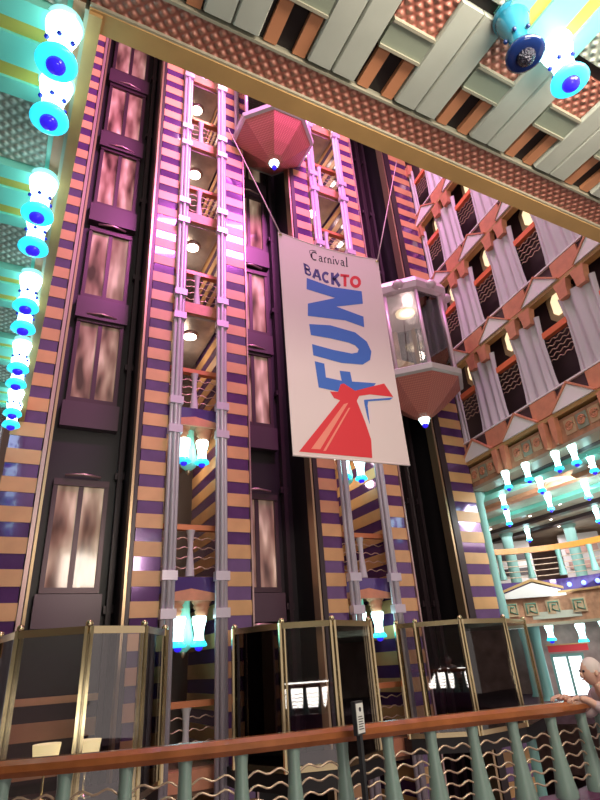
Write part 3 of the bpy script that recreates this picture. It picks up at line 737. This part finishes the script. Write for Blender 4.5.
# cloth: a shallow sag at the corners and along the top
top = [(tl[0]+(tr[0]-tl[0])*i/12, tl[1]+(tr[1]-tl[1])*i/12-.10*sin(PI*i/12)) for i in range(13)]
bot = [(br[0]+(bb[0]-br[0])*i/12, br[1]+(bb[1]-br[1])*i/12) for i in range(13)]
rt = [(tr[0]+(br[0]-tr[0])*i/8-.03*sin(PI*i/8), tr[1]+(br[1]-tr[1])*i/8) for i in range(1, 8)]
MB().prism(top+rt+bot, 0, .012).build('cloth', 'banner', t)
hem = MB()
hem.tube([(x, .006, z) for x, z in bot], .02, 6).build('hem', 'banner', t)
MB().tube([(x, .006, z) for x, z in top], .018, 6).build('hem', 'banner', t)
for i, (m, p) in enumerate(ART):
    e = .004+.0012*i
    MB().prism(bl(p), -e, -.0005).build(ARTN[i], m, t)
for k, q in QUADS.items():
    mb = MB(); fn = quadmap(bl(q))
    for pts, w in GL[k]: stroke(mb, pts, w*(1.2 if k in 'BACKTO' else 1.25), fn, -.004, -.0005)
    nm = 'letter_'+k.replace('c_', '').replace('2', '').lower()
    mb.build(nm, 'inkblack' if k[:2] == 'c_' else ('inkred' if k in 'TO' else 'inknavy'), t)
for x, z in (tl, tr):
    s = 1 if x < 0 else -1
    MB().lathe([(.035, -.01), (.045, 0), (.035, .01)], (x+.05*s, 0, z-.07), 10).build('grommet', 'brass', t)
for lab, a, b in (('thin rope from the upper left corner of the banner up to the column', (4.15, 7.99, 10.02), (4.02, 10.8, 16.7)), ('thin rope from the upper right corner of the banner up to the right', (6.73, 7.99, 10.1), (10.6, 10.6, 18.2))):
    o = MB().tube([tuple(x*(1-q)+y*q for x, y in zip((0, 0, 0), [b[i]-a[i] for i in range(3)])) for q in (0, .25, .5, .75, 1)], .016, 6).build('rope', 'rope', loc=a); tag(o, lab, 'rope')

# ------------------------------------------------------------------ glass screens on the opposite landing
SP = [[(.0, 10.3), (.24, 9.2), (1.10, 8.7), (1.93, 9.0), (2.5, 10.0)],
      [(3.92, 10.4), (4.38, 9.3), (5.23, 9.0), (6.37, 9.55)],
      [(7.95, 10.8), (8.25, 10.5), (9.05, 9.92), (10.55, 10.1), (12.3, 11.1)]]
for i, pts in enumerate(SP):
    H = 2.2 - (.0 if i < 2 else .0)
    x0, y0 = pts[0]
    t = thing('glass_screen', 'brass framed glass screen bowed around the %s lift shaft' % SH[i], 'glass screen', (x0, y0, 0))
    L = [(x-x0, y-y0) for x, y in pts]
    for (x, y) in L:
        for s in (-.05, .05):
            pass
        MB().box(x-.062, y-.03, 0, x-.022, y+.03, H+.02).box(x+.022, y-.03, 0, x+.062, y+.03, H+.02).box(x-.022, y+.0, 0, x+.022, y+.02, H).ball((x, y, H+.05), .055, 8).build('post', 'brass', t)
    for (a, b) in zip(L[:-1], L[1:]):
        d = Vector((b[0]-a[0], b[1]-a[1])); n = Vector((-d.y, d.x)).normalized()*.012
        MB().slab([(a[0]+n.x, a[1]+n.y), (b[0]+n.x, b[1]+n.y), (b[0]-n.x, b[1]-n.y), (a[0]-n.x, a[1]-n.y)], .08, H-.05).build('glass_pane', 'screen', t)
        n *= 2.6
        MB().slab([(a[0]+n.x, a[1]+n.y), (b[0]+n.x, b[1]+n.y), (b[0]-n.x, b[1]-n.y), (a[0]-n.x, a[1]-n.y)], H-.08, H+.02).build('top_rail', 'brass', t)
        MB().slab([(a[0]+n.x, a[1]+n.y), (b[0]+n.x, b[1]+n.y), (b[0]-n.x, b[1]-n.y), (a[0]-n.x, a[1]-n.y)], 0, .09).build('bottom_rail', 'brass', t)
    struct('floor_landing' if i == 0 else 'floor_landing.%03d' % i, MB().slab(pts+[(pts[-1][0], 11.05), (pts[0][0], 11.05)], -.28, -.0), 'black')
for i, (x, y) in enumerate(((.86, 10.2), (1.42, 10.1))):
    t = thing('lamp_reflection', 'glowing cream lamp shape standing in for a reflection in the left glass screen, %s one' % ('left', 'right')[i], 'lamp', (x, y, 0))  # solid lamp shapes added in place of reflections in the glass
    MB().lathe([(.14, 0), (.14, .02), (.02, .05), (.015, .36)], n=12).build('lamp_stand', 'brass', t)
    MB().lathe([(.15, .36), (.20, .72)], n=16).build('lamp_shade', 'lampshade', t)

# ------------------------------------------------------------------ near railing
RP = [(-1.2, 5.3), (-.5, 5.0), (.12, 4.78), (.72, 4.55), (1.4, 4.38), (2.1, 4.27), (2.8, 4.19), (3.47, 4.10), (4.1, 3.98), (4.6, 3.90), (4.95, 3.96), (5.4, 4.10), (6.0, 4.3)]
RS = smooth_poly(RP)
O3 = Vector((2.1, 4.27, 0))
t = thing('railing', 'curved wooden handrail on teal balusters with wavy wires along the near deck', 'railing', O3)
rl = [(p.x-O3.x, p.y-O3.y, 1.07) for p in RS]
prof = [(-.06, -.075), (.06, -.075), (.09, -.04), (.085, .0), (.04, .025), (-.04, .025), (-.085, .0), (-.09, -.04)]
MB().sweep(rl, prof).build('handrail', 'wood', t)
cum = [0]
for a, b in zip(RS[:-1], RS[1:]): cum.append(cum[-1]+(b-a).length)
def at_s(s):
    for i in range(len(cum)-1):
        if cum[i+1] >= s:
            q = (s-cum[i])/(cum[i+1]-cum[i]); return RS[i]*(1-q)+RS[i+1]*q
    return RS[-1]
def s_of_x(x):
    s = 0
    while s < cum[-1] and at_s(s).x < x: s += .01
    return s
bal = MB().lathe([(.09, .0), (.094, .04), (.08, .12), (.062, .25), (.048, .40), (.044, .52), (.052, .605)], n=18)
bs = [s_of_x(.15)+(.395)*k for k in range(-3, 15)]
bme = None
for s in bs:
    p = at_s(s)
    if bme is None:
        bme = bal.build('baluster', 'baluster', t, loc=(p.x-O3.x, p.y-O3.y, .40))
    else:
        c = bme.copy(); C.objects.link(c); c.location = (p.x-O3.x, p.y-O3.y, .40)
for q in range(5):
    pts = []
    n = int(cum[-1]/.03)
    for i in range(n+1):
        s = cum[-1]*i/n; p = at_s(s); u = ((s-bs[0])/.395) % 1
        pts.append((p.x-O3.x, p.y-O3.y, .50+.085*q+.022*(1-cos(4*PI*u))*(.5+.5*sin(PI*u))-.012*cos(2*PI*u)))
    MB().tube(pts, .008, 6).build('wire', 'wire', t)
MB().sweep([(p.x, p.y, 0) for p in RS], [(-.16, 0), (.16, 0), (.16, .41), (-.16, .41)]).build('trim_1', 'curb', kind='structure').name = 'trim_curb'

# sign stand
t = thing('sign_stand', 'black post stand with small white notice in front of the railing', 'sign', (2.48, 4.0, 0), .5)
MB().lathe([(.16, 0), (.16, .02), (.03, .05)], n=20).build('base', 'post', t)
MB().box(-.02, -.015, .04, .02, .015, 1.08).build('post', 'post', t)
MB().box(-.062, -.02, 1.05, .062, .012, 1.27).build('sign_frame', 'post', t)
sg = MB().box(-.052, -.024, 1.062, .052, -.019, 1.255)
so = sg.build('notice', 'paper', t)
mb = MB().lathe([(.016, 0), (.016, .002)], (0, 0, 0), 10)
mb.v = [(x, -.0245-z, 1.215+y) for x, y, z in mb.v]
mb.build('round_mark', 'inkblack', so)
for q in range(6): MB().box(-.036, -.0255, 1.085+.016*q, .036-(.012 if q % 2 else 0), -.0240, 1.091+.016*q).build('print_line', 'inkblack', so)

# ------------------------------------------------------------------ person leaning on the rail at the right edge
def skin(name, V, E, m, parent, sub=2):
    me = bpy.data.meshes.new(name); me.from_pydata([v[:3] for v in V], E, []); o = bpy.data.objects.new(name, me); C.objects.link(o); o.parent = parent
    md = o.modifiers.new('s', 'SKIN')
    for i, v in enumerate(V):
        r = v[3]; o.data.skin_vertices[0].data[i].radius = (r if not isinstance(r, tuple) else r[0], r if not isinstance(r, tuple) else r[1])
    o.data.skin_vertices[0].data[0].use_root = True
    sb = o.modifiers.new('u', 'SUBSURF'); sb.levels = sub; sb.render_levels = sub
    dg = bpy.context.evaluated_depsgraph_get(); ev = o.evaluated_get(dg); nm = bpy.data.meshes.new_from_object(ev)
    o.modifiers.clear(); o.data = nm; nm.materials.clear(); nm.materials.append(M[m]); nm.polygons.foreach_set('use_smooth', [True]*len(nm.polygons))
    return o
# local frame: faces -x (towards the rail), y to the person's right... z up
t = thing('person', 'person in a pale pinkish top leaning on the rail at the right edge', 'person', (5.10, 3.62, 0), rad(-20)); t.scale = (.94,)*3
V = [(0, 0, .84, .125), (-.05, 0, .98, .13), (-.14, 0, 1.12, .135), (-.22, 0, 1.22, .10), (-.26, 0, 1.275, .05), (-.285, 0, 1.33, .05),
     (-.19, .16, 1.20, .065), (-.30, .22, 1.02, .048), (-.52, .17, 1.19, .036), (-.58, .16, 1.20, .03),
     (-.19, -.16, 1.20, .065), (-.30, -.22, 1.02, .048), (-.52, -.15, 1.19, .036), (-.58, -.14, 1.20, .03),
     (.02, .09, .78, .095), (-.02, .10, .46, .065), (.04, .10, .09, .042), (-.10, .11, .04, .035),
     (.02, -.09, .78, .095), (-.02, -.10, .46, .065), (.06, -.10, .09, .042), (-.08, -.11, .04, .035)]
E_ = [(0, 1), (1, 2), (2, 3), (3, 4), (4, 5), (3, 6), (6, 7), (7, 8), (8, 9), (3, 10), (10, 11), (11, 12), (12, 13), (0, 14), (14, 15), (15, 16), (16, 17), (0, 18), (18, 19), (19, 20), (20, 21)]
body = skin('body', V, E_, 'skin', t)
# head with face
hd = MB(); hc = (-.31, 0, 1.40)
vs = []
k, n = 12, 18
for j in range(k+1):
    ph = PI*j/k
    for i in range(n):
        a = 2*PI*i/n; r = sin(ph)
        x = .095*r*cos(a); y = .074*r*sin(a); z = -.115*cos(ph)
        if z < -.02 and cos(a) < 0: x *= 1-.0*z
        if z < -.03: y *= 1+2.2*(z+.03); 
        vs.append((hc[0]+x, hc[1]+y, hc[2]+z))
hd.add(vs, [(j*n+i, j*n+(i+1) % n, (j+1)*n+(i+1) % n, (j+1)*n+i) for j in range(k) for i in range(n)], True)
hd.ball((hc[0]-.10, 0, hc[2]-.02), .018, 8, 1.5)
for s in (-1, 1): hd.ball((hc[0]+.01, .075*s, hc[2]-.01), .022, 8, 1.4)
hd.build('head', 'skin', t)
for s in (-1, 1): MB().ball((hc[0]-.088, .03*s, hc[2]+.015), .011, 8).build('eye', 'inkblack', t)
MB().box(hc[0]-.096, -.024, hc[2]-.062, hc[0]-.082, .024, hc[2]-.054).build('mouth', 'terra', t)
hr = MB(); vs = []
for j in range(7):
    ph = PI*.56*j/6
    for i in range(n):
        a = 2*PI*i/n; r = sin(ph)
        vs.append((hc[0]+.018+.102*r*cos(a), .084*r*sin(a), hc[2]+.02+.112*cos(ph)))
hr.add(vs, [(j*n+i, j*n+(i+1) % n, (j+1)*n+(i+1) % n, (j+1)*n+i) for j in range(6) for i in range(n)], True)
hr.build('hair', 'hair', t)
VS = [(0.01, 0, .80, .14), (-.05, 0, .98, .145), (-.14, 0, 1.12, .15), (-.22, 0, 1.225, .105), (-.19, .165, 1.20, .085), (-.30, .22, 1.03, .066), (-.48, .18, 1.16, .05), (-.19, -.165, 1.20, .085), (-.30, -.22, 1.03, .066), (-.48, -.16, 1.16, .05)]
skin('shirt', VS, [(0, 1), (1, 2), (2, 3), (3, 4), (4, 5), (5, 6), (3, 7), (7, 8), (8, 9)], 'shirt', t)
VT = [(0, 0, .86, .135), (.02, .09, .76, .108), (-.02, .10, .46, .08), (.04, .10, .10, .06), (.02, -.09, .76, .108), (-.02, -.10, .46, .08), (.06, -.10, .10, .06)]
skin('trousers', VT, [(0, 1), (1, 2), (2, 3), (0, 4), (4, 5), (5, 6)], 'trousers', t)
for s in (-1, 1):
    VH = [(-.57, .15*s, 1.20, .024), (-.61, .15*s, 1.205, .032)]
    E2 = [(0, 1)]
    for k_, dy in enumerate((-.028, -.009, .01, .028)):
        b = len(VH); ln = (.055, .065, .06, .045)[k_]
        VH += [(-.645, .15*s+dy*s, 1.205, .0095), (-.645-ln*.6, .15*s+dy*1.1*s, 1.195, .0085), (-.645-ln*.9, .15*s+dy*1.1*s, 1.17, .008)]
        E2 += [(1, b), (b, b+1), (b+1, b+2)]
    b = len(VH); VH += [(-.60, .15*s-.035*s, 1.20, .011), (-.635, .15*s-.055*s, 1.19, .009)]; E2 += [(0, b), (b, b+1)]
    skin('hand', VH, E2, 'skin', t, 1)

area('magenta_wash', (5.6, 3.2, 19.6), (3.4, 11, 15.5), 4.5, 1.6, 640, (1, .22, .80), 95)
area('magenta_wash_right', (7, 6, 21.8), (9.5, 10.5, 14), 4, 2, 280, (1, .28, .85), 110)
area('atrium_fill', (5, 8.6, 22.4), (6, 8.4, 6), 6, 1.5, 520, (1, .82, .72))  # fill added overhead to light the roofed atrium
area('deck_fill', (3.2, -.6, 5.9), (6, 9, 6), 3, 2, 420, (1, .86, .72))  # unseen fill added behind the camera, aimed forward at the lift wall
area('deck_fill_up', (2.0, -1.5, .6), (2.2, 1.6, 6.3), 2.5, 1.5, 95, (1, .92, .82))  # unseen fill added low on the deck to brighten the near ceiling
area('lounge_light', (15, 9, 5.4), (15, 11, 0), 4, 3, 160, (1, .9, .8))
area('lounge_upper_light', (18, 14, 5.5), (18, 14, 3), 3, 3, 120, (1, .85, .85))
area('lounge_front_fill', (12.9, 9.3, 5.5), (14.9, 12, 2.6), 2, 1, 110, (.9, 1, .97))  # fill added to lift the dark pediment and fascia
area('lounge_ceiling_fill', (16, 10, 3.6), (16.5, 11, 5.7), 4, 4, 70, (.85, 1, .95))  # fill added below the lounge ceiling to brighten it, no cove there
area('lobby_light', (17, 12, 2.2), (17, 12, 0), 3, 3, 50, (.95, 1, 1))

w = bpy.data.worlds.new('world'); S.world = w; w.use_nodes = True
bg = w.node_tree.nodes['Background']; bg.inputs['Color'].default_value = (.95, .80, .74, 1); bg.inputs['Strength'].default_value = .55
S.view_settings.view_transform = 'Standard'; S.view_settings.look = 'None'; S.view_settings.gamma = 1; S.view_settings.use_curve_mapping = False
S.view_settings.exposure = 0.35
S.cycles.use_denoising = True
S.cycles.max_bounces = 8; S.cycles.transparent_max_bounces = 16
S.cycles.sample_clamp_indirect = 6
